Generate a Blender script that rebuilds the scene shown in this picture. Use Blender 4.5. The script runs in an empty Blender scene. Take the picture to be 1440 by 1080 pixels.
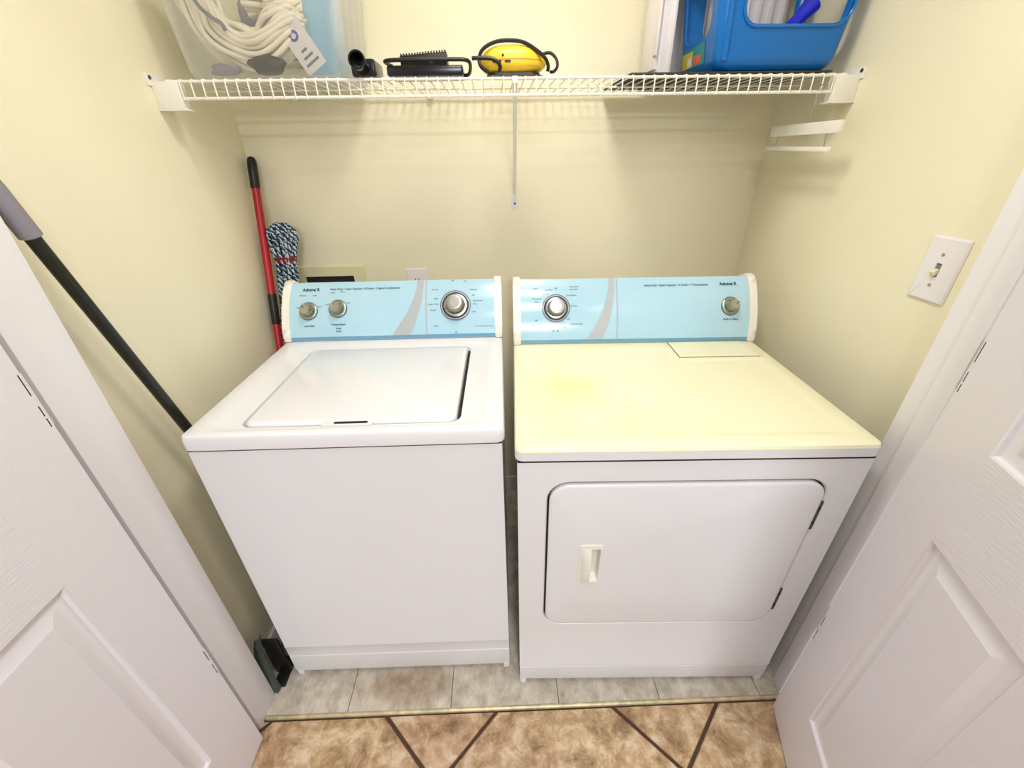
import bpy, bmesh, math, random
from mathutils import Vector, Matrix
random.seed(7)
PI = math.pi
scn = bpy.context.scene
COL = scn.collection

# ------------------------------------------------------------------ camera
cam_d = bpy.data.cameras.new('camera'); cam = bpy.data.objects.new('camera', cam_d); COL.objects.link(cam)
cam_d.sensor_width = 36.0; cam_d.lens = 581.09 / 1440 * 36; cam_d.clip_start = 0.01
_r = Vector((0.99903, -0.04094, -0.01619)).normalized()
_f = Vector((0.02799, 0.87453, -0.48416)).normalized()
_u = _r.cross(_f).normalized(); _r = _f.cross(_u)
cam.matrix_world = Matrix(((_r.x, _u.x, -_f.x, -0.0387), (_r.y, _u.y, -_f.y, -1.5212), (_r.z, _u.z, -_f.z, 1.4278), (0, 0, 0, 1)))
scn.camera = cam

# ------------------------------------------------------------------ world, lights, exposure
world = bpy.data.worlds.new('world'); scn.world = world; world.use_nodes = True
world.node_tree.nodes['Background'].inputs[0].default_value = (0.88, 0.94, 1.0, 1)
world.node_tree.nodes['Background'].inputs[1].default_value = 0.32
scn.view_settings.view_transform = 'Standard'; scn.view_settings.look = 'None'
scn.view_settings.exposure = 0.44; scn.view_settings.gamma = 1.0
scn.view_settings.use_curve_mapping = False
def ceiling_area(name, loc, size, power, color):
    d = bpy.data.lights.new(name, 'AREA'); d.shape = 'DISK'; d.size = size; d.energy = power; d.color = color
    o = bpy.data.objects.new(name, d); COL.objects.link(o); o.location = loc
    return o
ceiling_area('closet_light', (0.03, -0.70, 2.38), 0.30, 6.0, (1.0, 0.98, 0.94))
ceiling_area('hall_light', (0.10, -1.25, 2.38), 0.20, 3, (0.95, 0.97, 1.0))
ceiling_area('kitchen_light', (0.05, -1.95, 2.38), 0.30, 8, (0.94, 0.97, 1.0))
ceiling_area('far_fill_light', (0.2, -4.4, 2.36), 0.60, 80, (0.92, 0.96, 1.0))  # added fill from far off, evens the light on fronts and back wall

# ------------------------------------------------------------------ materials
def lin(c):
    return tuple((x / 12.92 if x <= 0.04045 else ((x + 0.055) / 1.055) ** 2.4) for x in c)
def rgb(r, g, b): return lin((r / 255, g / 255, b / 255))
def new_mat(name):
    m = bpy.data.materials.new(name); m.use_nodes = True
    nt = m.node_tree; return m, nt, nt.nodes['Principled BSDF']
def N(nt, t, **k):
    n = nt.nodes.new(t)
    for a, b in k.items(): setattr(n, a, b)
    return n
def mat(name, col, rough=0.5, metal=0.0, bump=0.0, bscale=80.0, coat=0.0, var=0.0, vscale=6.0, stretch=None, spec=0.5):
    m, nt, b = new_mat(name)
    b.inputs['Base Color'].default_value = (*col, 1); b.inputs['Roughness'].default_value = rough
    b.inputs['Metallic'].default_value = metal; b.inputs['Coat Weight'].default_value = coat
    b.inputs['Specular IOR Level'].default_value = spec
    tc = N(nt, 'ShaderNodeTexCoord'); mp = N(nt, 'ShaderNodeMapping'); nt.links.new(tc.outputs['Object'], mp.inputs[0])
    if stretch: mp.inputs['Scale'].default_value = stretch
    if var > 0:
        nz = N(nt, 'ShaderNodeTexNoise'); nz.inputs['Scale'].default_value = vscale; nz.inputs['Detail'].default_value = 5
        nt.links.new(mp.outputs[0], nz.inputs['Vector'])
        rp = N(nt, 'ShaderNodeValToRGB'); e = rp.color_ramp.elements
        e[0].position = 0.3; e[1].position = 0.7
        e[0].color = (*[max(0, c * (1 - var)) for c in col], 1); e[1].color = (*[min(1, c * (1 + var * 0.6)) for c in col], 1)
        nt.links.new(nz.outputs['Fac'], rp.inputs[0]); nt.links.new(rp.outputs[0], b.inputs['Base Color'])
    if bump > 0:
        nb = N(nt, 'ShaderNodeTexNoise'); nb.inputs['Scale'].default_value = bscale; nb.inputs['Detail'].default_value = 3
        nt.links.new(mp.outputs[0], nb.inputs['Vector'])
        bp = N(nt, 'ShaderNodeBump'); bp.inputs['Strength'].default_value = bump; bp.inputs['Distance'].default_value = 0.002
        nt.links.new(nb.outputs['Fac'], bp.inputs['Height']); nt.links.new(bp.outputs[0], b.inputs['Normal'])
    return m
M = {}
M['wall'] = mat('cream_wall_paint', rgb(243, 235, 206), 0.42, bump=0.12, bscale=220, var=0.03, vscale=2.5)
M['ceil'] = mat('ceiling_paint', rgb(240, 238, 232), 0.7, bump=0.2, bscale=150)
M['white'] = mat('white_trim_paint', rgb(236, 232, 233), 0.28, bump=0.04, bscale=60)
M['doorV'] = mat('white_door_paint_upright_grain', rgb(232, 226, 229), 0.3, bump=0.32, bscale=28, stretch=(14, 14, 0.55))
M['doorH'] = mat('white_door_paint_level_grain', rgb(232, 226, 229), 0.3, bump=0.42, bscale=28, stretch=(1, 0.55, 14))
M['doorP'] = mat('white_door_panel_paint', rgb(232, 226, 229), 0.28, bump=0.10, bscale=28, stretch=(14, 14, 0.55))
M['enamel'] = mat('white_enamel', rgb(234, 233, 235), 0.24, coat=0.2, bump=0.012, bscale=260)
M['plastic'] = mat('warm_white_plastic', rgb(240, 236, 224), 0.3)
M['plate'] = mat('white_plate_plastic', rgb(238, 232, 234), 0.3)
M['wire'] = mat('white_vinyl_wire', rgb(242, 238, 228), 0.35)
M['fascia'] = mat('pale_blue_fascia', rgb(176, 214, 232), 0.14, coat=0.5)
M['fascia_lip'] = mat('mid_blue_fascia_lip', rgb(112, 168, 198), 0.2)
M['silver'] = mat('silver_print', rgb(178, 184, 186), 0.3)
M['ink'] = mat('dark_blue_ink', rgb(22, 34, 52), 0.5)
M['navy'] = mat('navy_ring_print', rgb(40, 44, 78), 0.4)
M['chrome'] = mat('brushed_nickel', rgb(165, 156, 128), 0.25, metal=1.0)
M['knobskirt'] = mat('grey_green_knob_skirt', rgb(150, 160, 148), 0.3, metal=0.7)
M['black'] = mat('black_rubber', rgb(18, 17, 18), 0.4)
M['blackgloss'] = mat('black_plastic', rgb(20, 20, 22), 0.2)
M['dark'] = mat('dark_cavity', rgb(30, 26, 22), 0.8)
M['hinge'] = mat('dull_steel', rgb(92, 92, 94), 0.4, metal=0.8)
M['steel'] = mat('bright_steel', rgb(180, 178, 172), 0.3, metal=1.0)
M['brass'] = mat('worn_brass', rgb(214, 200, 160), 0.4, metal=0.5, var=0.3, vscale=40)
M['red'] = mat('red_painted_metal', rgb(176, 18, 32), 0.3)
M['redband'] = mat('red_stitched_tape', rgb(128, 20, 36), 0.8)
M['polegreen'] = mat('black_metal_tube', rgb(20, 24, 18), 0.3)
M['greygrip'] = mat('grey_vinyl_grip', rgb(138, 134, 142), 0.5)
M['pan'] = mat('dark_green_grey_plastic', rgb(62, 74, 68), 0.4)
M['bristle'] = mat('dark_bristles', rgb(34, 34, 36), 0.9)
M['blue'] = mat('blue_plastic', rgb(0, 108, 190), 0.3)
M['brightblue'] = mat('bright_blue_plastic', rgb(12, 30, 225), 0.3)
M['yellow'] = mat('yellow_plastic', rgb(246, 206, 52), 0.35)
M['rope'] = mat('white_cotton_cord', rgb(244, 236, 218), 0.9, bump=0.5, bscale=400)
M['grey'] = mat('grey_plastic', rgb(120, 120, 128), 0.5)
M['greyfab'] = mat('grey_fabric', rgb(150, 146, 160), 0.9)
M['paleblue'] = mat('pale_blue_card', rgb(150, 190, 215), 0.5)
M['card'] = mat('printed_card', rgb(222, 218, 220), 0.4)
M['purple'] = mat('violet_print', rgb(92, 92, 158), 0.5)
M['olive'] = mat('dark_olive_bag', rgb(58, 56, 44), 0.5)
M['orange'] = mat('orange_print', rgb(226, 92, 60), 0.5)
M['teal'] = mat('teal_print', rgb(40, 140, 150), 0.5)
M['gold'] = mat('gold_print', rgb(216, 190, 60), 0.5)
M['boxcream'] = mat('cream_plastic', rgb(232, 224, 186), 0.4)

def dryer_top_mat():
    m, nt, b = new_mat('yellowed_enamel')
    tc = N(nt, 'ShaderNodeTexCoord')
    def blob(c, r0, r1):
        d = N(nt, 'ShaderNodeVectorMath', operation='DISTANCE'); nt.links.new(tc.outputs['Object'], d.inputs[0]); d.inputs[1].default_value = c
        mr = N(nt, 'ShaderNodeMapRange', interpolation_type='SMOOTHSTEP'); mr.inputs['From Min'].default_value = r0; mr.inputs['From Max'].default_value = r1
        mr.inputs['To Min'].default_value = 1; mr.inputs['To Max'].default_value = 0
        nt.links.new(d.outputs['Value'], mr.inputs['Value']); return mr.outputs[0]
    nz = N(nt, 'ShaderNodeTexNoise'); nz.inputs['Scale'].default_value = 7; nz.inputs['Detail'].default_value = 4
    nt.links.new(tc.outputs['Object'], nz.inputs['Vector'])
    rp = N(nt, 'ShaderNodeValToRGB'); e = rp.color_ramp.elements
    e[0].position = .3; e[0].color = (*rgb(242, 236, 196), 1); e[1].position = .75; e[1].color = (*rgb(243, 238, 212), 1)
    nt.links.new(nz.outputs['Fac'], rp.inputs[0]); cur = rp.outputs[0]
    mul = N(nt, 'ShaderNodeMath', operation='MULTIPLY'); nt.links.new(blob((0.14, 0.25, 0.907), 0.01, 0.13), mul.inputs[0]); nt.links.new(nz.outputs['Fac'], mul.inputs[1])
    mx = N(nt, 'ShaderNodeMixRGB'); nt.links.new(mul.outputs[0], mx.inputs[0]); nt.links.new(cur, mx.inputs[1]); mx.inputs[2].default_value = (*rgb(246, 234, 150), 1); cur = mx.outputs[0]
    for c, r in (((0.339, 0.442, 0.907), .0035), ((0.263, 0.158, 0.907), .004), ((0.140, 0.302, 0.907), .003), ((0.124, 0.187, 0.907), .0025), ((0.382, 0.062, 0.907), .0025)):
        mx = N(nt, 'ShaderNodeMixRGB'); nt.links.new(blob(c, r * .5, r), mx.inputs[0]); nt.links.new(cur, mx.inputs[1]); mx.inputs[2].default_value = (*rgb(120, 100, 60), 1); cur = mx.outputs[0]
    nt.links.new(cur, b.inputs['Base Color']); b.inputs['Roughness'].default_value = .25
    return m
M['yenamel'] = dryer_top_mat()

def stone_mat():
    m, nt, b = new_mat('tan_slate_tile'); tc = N(nt, 'ShaderNodeTexCoord')
    n1 = N(nt, 'ShaderNodeTexNoise'); n1.inputs['Scale'].default_value = 16; n1.inputs['Detail'].default_value = 10; n1.inputs['Roughness'].default_value = .72; n1.inputs['Distortion'].default_value = .35
    nt.links.new(tc.outputs['Object'], n1.inputs['Vector'])
    rp = N(nt, 'ShaderNodeValToRGB'); rp.color_ramp.elements.new(.5)
    for k, (p_, c) in enumerate(((.34, rgb(132, 104, 72)), (.5, rgb(196, 166, 126)), (.62, rgb(228, 208, 178)))):
        rp.color_ramp.elements[k].position = p_; rp.color_ramp.elements[k].color = (*c, 1)
    nt.links.new(n1.outputs['Fac'], rp.inputs[0])
    n2 = N(nt, 'ShaderNodeTexNoise'); n2.inputs['Scale'].default_value = 2.2; n2.inputs['Detail'].default_value = 2
    nt.links.new(tc.outputs['Object'], n2.inputs['Vector'])
    mx = N(nt, 'ShaderNodeMixRGB', blend_type='MULTIPLY'); mx.inputs[0].default_value = .5
    r2 = N(nt, 'ShaderNodeValToRGB'); r2.color_ramp.elements[0].color = (*rgb(215, 190, 185), 1); r2.color_ramp.elements[0].position = .35; r2.color_ramp.elements[1].color = (1, .97, .9, 1); r2.color_ramp.elements[1].position = .65
    nt.links.new(n2.outputs['Fac'], r2.inputs[0]); nt.links.new(rp.outputs[0], mx.inputs[1]); nt.links.new(r2.outputs[0], mx.inputs[2])
    nt.links.new(mx.outputs[0], b.inputs['Base Color'])
    n3 = N(nt, 'ShaderNodeTexNoise'); n3.inputs['Scale'].default_value = 17; n3.inputs['Detail'].default_value = 9; n3.inputs['Distortion'].default_value = .5
    nt.links.new(tc.outputs['Object'], n3.inputs['Vector'])
    bp = N(nt, 'ShaderNodeBump'); bp.inputs['Strength'].default_value = .9; bp.inputs['Distance'].default_value = .010
    nt.links.new(n3.outputs['Fac'], bp.inputs['Height']); nt.links.new(bp.outputs[0], b.inputs['Normal'])
    b.inputs['Roughness'].default_value = .42
    return m
M['stone'] = stone_mat()
def vinyl_mat():
    m, nt, b = new_mat('greyed_vinyl_tile'); tc = N(nt, 'ShaderNodeTexCoord'); mp = N(nt, 'ShaderNodeMapping'); mp.inputs['Scale'].default_value = (1.6, 1.1, 1)
    nt.links.new(tc.outputs['Object'], mp.inputs[0])
    n1 = N(nt, 'ShaderNodeTexNoise'); n1.inputs['Scale'].default_value = 14; n1.inputs['Detail'].default_value = 8; n1.inputs['Roughness'].default_value = .7
    nt.links.new(mp.outputs[0], n1.inputs['Vector'])
    rp = N(nt, 'ShaderNodeValToRGB'); e = rp.color_ramp.elements
    e[0].position = .3; e[0].color = (*rgb(158, 144, 124), 1); e[1].position = .62; e[1].color = (*rgb(218, 207, 190), 1)
    nt.links.new(n1.outputs['Fac'], rp.inputs[0])
    d = N(nt, 'ShaderNodeMapping'); d.vector_type = 'POINT'; nt.links.new(tc.outputs['Object'], d.inputs[0])
    d.inputs['Location'].default_value = (0.36 * 4.2, 0.845 * 12, 0); d.inputs['Scale'].default_value = (4.2, 12, 1)
    ln = N(nt, 'ShaderNodeVectorMath', operation='LENGTH'); nt.links.new(d.outputs[0], ln.inputs[0])
    mr = N(nt, 'ShaderNodeMapRange', interpolation_type='SMOOTHSTEP'); mr.inputs['From Min'].default_value = .15; mr.inputs['From Max'].default_value = .85; mr.inputs['To Min'].default_value = 1; mr.inputs['To Max'].default_value = 0
    nt.links.new(ln.outputs['Value'], mr.inputs[0])
    n2 = N(nt, 'ShaderNodeTexNoise'); n2.inputs['Scale'].default_value = 22; n2.inputs['Detail'].default_value = 5; nt.links.new(tc.outputs['Object'], n2.inputs['Vector'])
    mu = N(nt, 'ShaderNodeMath', operation='MULTIPLY'); nt.links.new(mr.outputs[0], mu.inputs[0]); nt.links.new(n2.outputs['Fac'], mu.inputs[1])
    mx = N(nt, 'ShaderNodeMixRGB'); nt.links.new(mu.outputs[0], mx.inputs[0]); nt.links.new(rp.outputs[0], mx.inputs[1]); mx.inputs[2].default_value = (*rgb(138, 96, 44), 1)
    nt.links.new(mx.outputs[0], b.inputs['Base Color']); b.inputs['Roughness'].default_value = .5
    bp = N(nt, 'ShaderNodeBump'); bp.inputs['Strength'].default_value = .2; bp.inputs['Distance'].default_value = .002
    nt.links.new(n1.outputs['Fac'], bp.inputs['Height']); nt.links.new(bp.outputs[0], b.inputs['Normal'])
    return m
M['vinyl'] = vinyl_mat()
M['grout'] = mat('dark_brown_grout', rgb(78, 56, 38), 0.9, bump=.4, bscale=300)
M['grout2'] = mat('grey_brown_joint', rgb(104, 92, 78), 0.9)
def yarn_mat():
    m, nt, b = new_mat('blue_white_flecked_yarn'); tc = N(nt, 'ShaderNodeTexCoord')
    w = N(nt, 'ShaderNodeTexWave'); w.wave_type = 'BANDS'; w.bands_direction = 'DIAGONAL'; w.inputs['Scale'].default_value = 30; w.inputs['Distortion'].default_value = 6; w.inputs['Detail'].default_value = 2; w.inputs['Detail Scale'].default_value = 3
    nt.links.new(tc.outputs['Object'], w.inputs['Vector'])
    rp = N(nt, 'ShaderNodeValToRGB'); rp.color_ramp.elements[0].position = .50; rp.color_ramp.elements[0].color = (*rgb(24, 56, 84), 1)
    rp.color_ramp.elements[1].position = .66; rp.color_ramp.elements[1].color = (*rgb(196, 208, 214), 1)
    nt.links.new(w.outputs['Color'], rp.inputs[0]); nt.links.new(rp.outputs[0], b.inputs['Base Color']); b.inputs['Roughness'].default_value = .95
    return m
M['yarn'] = yarn_mat()
def clear_mat(name, tint, opac):
    m, nt, b = new_mat(name); b.inputs['Base Color'].default_value = (*tint, 1); b.inputs['Roughness'].default_value = .18
    t = N(nt, 'ShaderNodeBsdfTransparent'); t.inputs[0].default_value = (.97, .97, .96, 1); mx = N(nt, 'ShaderNodeMixShader')
    lw = N(nt, 'ShaderNodeLayerWeight'); lw.inputs['Blend'].default_value = .25
    mr = N(nt, 'ShaderNodeMapRange'); mr.inputs['To Min'].default_value = opac; mr.inputs['To Max'].default_value = .75
    nt.links.new(lw.outputs['Facing'], mr.inputs[0]); nt.links.new(mr.outputs[0], mx.inputs[0])
    nt.links.new(t.outputs[0], mx.inputs[1]); nt.links.new(b.outputs[0], mx.inputs[2]); nt.links.new(mx.outputs[0], nt.nodes['Material Output'].inputs[0])
    return m
M['clear'] = clear_mat('clear_plastic', (.95, .95, .94), .03)

# ------------------------------------------------------------------ mesh helpers
def finish(name, bm, m, parent=None, smooth=35, loc=None, rot=None):
    bmesh.ops.remove_doubles(bm, verts=bm.verts, dist=1e-6)
    bmesh.ops.recalc_face_normals(bm, faces=bm.faces)
    if smooth:
        a = math.radians(smooth)
        for f in bm.faces: f.smooth = True
        for e in bm.edges: e.smooth = (len(e.link_faces) == 2 and e.calc_face_angle(0) < a)
    me = bpy.data.meshes.new(name); bm.to_mesh(me); bm.free(); me.materials.append(m)
    o = bpy.data.objects.new(name, me); COL.objects.link(o)
    if parent: o.parent = parent
    if loc: o.location = loc
    if rot: o.rotation_euler = rot
    return o
def thing(name, label, cat, loc=(0, 0, 0), rotz=0.0, group=None, kind=None):
    o = bpy.data.objects.new(name, None); COL.objects.link(o); o.location = loc; o.rotation_euler = (0, 0, rotz); o.empty_display_size = .1
    return tag(o, label, cat, group, kind)
def tag(o, label=None, cat=None, group=None, kind=None):
    if label: o['label'] = label
    if cat: o['category'] = cat
    if group: o['group'] = group
    if kind: o['kind'] = kind
    return o
def box(bm, x0, x1, y0, y1, z0, z1, bev=0.0, seg=2):
    r = bmesh.ops.create_cube(bm, size=1.0); vs = r['verts']
    for v in vs:
        v.co = Vector((x0 + (v.co.x + .5) * (x1 - x0), y0 + (v.co.y + .5) * (y1 - y0), z0 + (v.co.z + .5) * (z1 - z0)))
    if bev > 0:
        es = list({e for v in vs for e in v.link_edges})
        bmesh.ops.bevel(bm, geom=es, offset=bev, segments=seg, profile=.6, affect='EDGES')
    return bm
def B(*a, **k): return box(bmesh.new(), *a, **k)
def tube(bm, pts, rad, seg=10, closed=False, caps=True):
    pts = [Vector(p) for p in pts]; n = len(pts); rings = []
    rads = rad if isinstance(rad, (list, tuple)) else [rad] * n
    up = None
    for i, p in enumerate(pts):
        if closed: t = pts[(i + 1) % n] - pts[i - 1]
        else: t = pts[min(i + 1, n - 1)] - pts[max(i - 1, 0)]
        t.normalize()
        if up is None: up = t.orthogonal().normalized()
        up = (up - t * up.dot(t)); up = up.normalized() if up.length > 1e-6 else t.orthogonal().normalized()
        s = t.cross(up)
        rings.append([bm.verts.new(p + (up * math.cos(2 * PI * k / seg) + s * math.sin(2 * PI * k / seg)) * rads[i]) for k in range(seg)])
    for i in range(n if closed else n - 1):
        a, b = rings[i], rings[(i + 1) % n]
        for k in range(seg): bm.faces.new((a[k], a[(k + 1) % seg], b[(k + 1) % seg], b[k]))
    if caps and not closed: bm.faces.new(rings[0][::-1]); bm.faces.new(rings[-1])
    return bm
def lathe(bm, prof, mx=None, seg=32, cap0=True, cap1=True):
    mx = mx or Matrix(); rings = []
    for r, h in prof: rings.append([bm.verts.new(mx @ Vector((r * math.cos(2 * PI * k / seg), r * math.sin(2 * PI * k / seg), h))) for k in range(seg)])
    for a, b in zip(rings, rings[1:]):
        for k in range(seg): bm.faces.new((a[k], a[(k + 1) % seg], b[(k + 1) % seg], b[k]))
    if cap0: bm.faces.new(rings[0][::-1])
    if cap1: bm.faces.new(rings[-1])
    return bm
def rring(x0, x1, y0, y1, r, n=6):
    r = max(1e-5, min(r, (x1 - x0) / 2 - 1e-5, (y1 - y0) / 2 - 1e-5)); out = []
    for cx, cy, a0 in ((x1 - r, y1 - r, 0), (x0 + r, y1 - r, PI / 2), (x0 + r, y0 + r, PI), (x1 - r, y0 + r, 1.5 * PI)):
        for k in range(n + 1):
            a = a0 + PI / 2 * k / n; out.append((cx + r * math.cos(a), cy + r * math.sin(a)))
    return out
def loft(bm, rings, fn, cap0=False, cap1=True, n=6):
    """rings: (x0,x1,y0,y1,r,h) -> fn(a,b,h)"""
    vs = [[bm.verts.new(fn(a, b, q[5])) for a, b in rring(*q[:5], n=n)] for q in rings]
    for A, Bq in zip(vs, vs[1:]):
        m_ = len(A)
        for k in range(m_): bm.faces.new((A[k], A[(k + 1) % m_], Bq[(k + 1) % m_], Bq[k]))
    if cap0: bm.faces.new(vs[0][::-1])
    if cap1: bm.faces.new(vs[-1])
    return bm
fXY = lambda a, b, h: Vector((a, b, h))
def fXZ(y0): return lambda a, b, h: Vector((a, y0 - h, b))       # h comes out towards -y
def smooth_path(ctrl, n=8, closed=False):
    c = [Vector(p) for p in ctrl]; out = []; m_ = len(c)
    rng = range(m_ if closed else m_ - 1)
    for i in rng:
        if closed: p0, p1, p2, p3 = c[i - 1], c[i], c[(i + 1) % m_], c[(i + 2) % m_]
        else: p0, p1, p2, p3 = c[max(i - 1, 0)], c[i], c[i + 1], c[min(i + 2, m_ - 1)]
        for k in range(n):
            t = k / n
            out.append(.5 * ((2 * p1) + (p2 - p0) * t + (2 * p0 - 5 * p1 + 4 * p2 - p3) * t * t + (3 * p1 - p0 - 3 * p2 + p3) * t ** 3))
    if not closed: out.append(c[-1])
    return out
def prism(bm, poly, z0, z1, bev=0.0):
    """upright prism of a plan polygon, top edge chamfered"""
    a = [bm.verts.new((x, y, z0)) for x, y in poly]
    c = Vector((sum(p[0] for p in poly) / len(poly), sum(p[1] for p in poly) / len(poly)))
    if bev:
        b = [bm.verts.new((x, y, z1 - bev)) for x, y in poly]
        t = [bm.verts.new((x + (c.x - x) / max(1e-6, (c - Vector((x, y))).length) * bev, y + (c.y - y) / max(1e-6, (c - Vector((x, y))).length) * bev, z1)) for x, y in poly]
        L = [a, b, t]
    else: L = [a, [bm.verts.new((x, y, z1)) for x, y in poly]]
    n = len(poly)
    for A, Bq in zip(L, L[1:]):
        for k in range(n): bm.faces.new((A[k], A[(k + 1) % n], Bq[(k + 1) % n], Bq[k]))
    bm.faces.new(a[::-1]); bm.faces.new(L[-1]); return bm
def clip_poly(poly, a, b, c):      # keep a*x+b*y+c >= 0
    out = []
    for i in range(len(poly)):
        p, q = poly[i], poly[(i + 1) % len(poly)]
        dp, dq = a * p[0] + b * p[1] + c, a * q[0] + b * q[1] + c
        if dp >= 0: out.append(p)
        if (dp >= 0) != (dq >= 0):
            t = dp / (dp - dq); out.append((p[0] + (q[0] - p[0]) * t, p[1] + (q[1] - p[1]) * t))
    return out
def text_bm(body, size, bold=0.0, align='LEFT', spacing=1.0):
    cu = bpy.data.curves.new('lettering', 'FONT'); cu.body = body; cu.size = size; cu.offset = bold; cu.align_x = align; cu.resolution_u = 2; cu.space_character = spacing
    o = bpy.data.objects.new('lettering', cu); COL.objects.link(o)
    dg = bpy.context.evaluated_depsgraph_get(); me = bpy.data.meshes.new_from_object(o.evaluated_get(dg))
    bm = bmesh.new(); bm.from_mesh(me); bpy.data.objects.remove(o); bpy.data.meshes.remove(me); bpy.data.curves.remove(cu)
    return bm

# ------------------------------------------------------------------ room
XL, XR, HC = -0.815, 0.853, 2.44
JL, JR = -0.757, 0.777
def struct(name, bm, m, parent=None, smooth=0):
    return tag(finish(name, bm, m, parent, smooth), kind='structure')
struct('wall_back', B(XL - .1, XR + .1, 0, .1, 0, HC), M['wall'])
struct('wall_left', B(XL - .1, XL, -.848, 0, 0, HC), M['wall'])
struct('wall_right', B(XR, XR + .1, -.838, 0, 0, HC), M['wall'])
bm = B(-2.1, JL - .019, -.95, -.848, 0, HC); box(bm, JR + .019, 2.1, -.95, -.838, 0, HC); box(bm, JL - .019, JR + .019, -.95, -.848, 2.07, HC)
struct('wall_front', bm, M['wall'])
struct('ceiling', B(-2.1, 2.1, -5.6, .1, HC, HC + .05), M['ceil'])
# jambs, stop, head, casings, baseboards
bm = B(JL - .019, JL, -.934, -.846, 0, 2.05, bev=.002); box(bm, JL - .019, JL - .012, -.950, -.933, 0, 2.05); struct('trim_1', bm, M['white'], smooth=35)
bm = B(JR, JR + .019, -.918, -.836, 0, 2.05, bev=.002); box(bm, JR - .011, JR + .001, -.916, -.880, 0, 2.05, bev=.003); box(bm, JR + .012, JR + .019, -.950, -.917, 0, 2.05)
struct('trim_2', bm, M['white'], smooth=35)
struct('trim_3', B(JL - .019, JR + .019, -.950, -.846, 2.05, 2.07), M['white'])
def casing(name, x0, x1):
    bm = B(x0, x1, -.966, -.950, 0, 2.12, bev=.004); return struct(name, bm, M['white'], smooth=35)
casing('trim_4', JL - .095, JL - .026); casing('trim_5', JR + .026, JR + .095)
struct('baseboard_left', B(XL, XL + .012, -.846, 0, 0.004, .085, bev=.004), M['white'], smooth=35)
struct('baseboard_right', B(XR - .012, XR, -.836, 0, 0.004, .085, bev=.004), M['white'], smooth=35)
struct('baseboard_back', B(XL + .012, XR - .012, -.012, 0, 0.004, .085, bev=.004), M['white'], smooth=35)

# floors: slate-look squares laid on the diagonal outside, vinyl squares in the closet
def strip_y(x): return -.9165 - .012 * x
fl = struct('floor', B(-2.1, 2.1, -5.6, -.90, -.05, -.004), M['grout'])
g = .0055
S = .4667 / math.sqrt(2) * 2 / 2
for i in range(-11, 4):
    for j in range(-4, 12):
        # lines x+y = -1.323 + .656 i ; x-y = .84 + .662 j
        a0, a1 = -1.323 + .656 * i, -1.323 + .656 * (i + 1); b0, b1 = .84 + .662 * j, .84 + .662 * (j + 1)
        g2 = g * 1.2
        a0 += g2; a1 -= g2; b0 += g2; b1 -= g2
        poly = [((a + b) / 2, (a - b) / 2) for a, b in ((a0, b0), (a1, b0), (a1, b1), (a0, b1))]
        poly = clip_poly(poly, -.012, -1, -.9165 - .009)
        for cl in ((1, 0, 2.05), (-1, 0, 2.05), (0, 1, 5.5)):
            if len(poly) >= 3: poly = clip_poly(poly, *cl)
        if len(poly) < 3: continue
        if abs(sum(poly[k][0] * poly[(k + 1) % len(poly)][1] - poly[(k + 1) % len(poly)][0] * poly[k][1] for k in range(len(poly)))) < 4e-4: continue
        o = finish('tile', prism(bmesh.new(), poly, -.02, random.uniform(-.0006, .0004), .003), M['stone'], fl, smooth=0)
fc = struct('floor_closet', B(XL, XR, -.905, 0, -.05, 0.0015), M['grout2'])
for xa, xb in ((XL, -.521), (-.521, -.2175), (-.2175, .1025), (.1025, .403), (.403, .705), (.705, XR)):
    for ya, yb in ((-.95, -.607), (-.607, -.302), (-.302, 0)):
        poly = [(xa + .0009, ya + .0009), (xb - .0009, ya + .0009), (xb - .0009, yb - .0009), (xa + .0009, yb - .0009)]
        poly = clip_poly(poly, .012, 1, .9165 - .002)
        finish('tile', prism(bmesh.new(), poly, -.004, .004, .0008), M['vinyl'], fc, smooth=0)
# metal edge strip between the two floors
bm = bmesh.new()
x0, x1 = JL + .002, JR - .013
prof = ((-.0055, -.003), (-.005, .003), (-.002, .006), (.002, .006), (.005, .0045), (.006, -.003))
ra = [bm.verts.new((x0, strip_y(x0) + d, z)) for d, z in prof]; rb = [bm.verts.new((x1, strip_y(x1) + d, z)) for d, z in prof]
for k in range(len(prof)): bm.faces.new((ra[k], ra[(k + 1) % 6], rb[(k + 1) % 6], rb[k]))
bm.faces.new(ra); bm.faces.new(rb[::-1])
struct('trim_6', bm, M['brass'], smooth=50)

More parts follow.
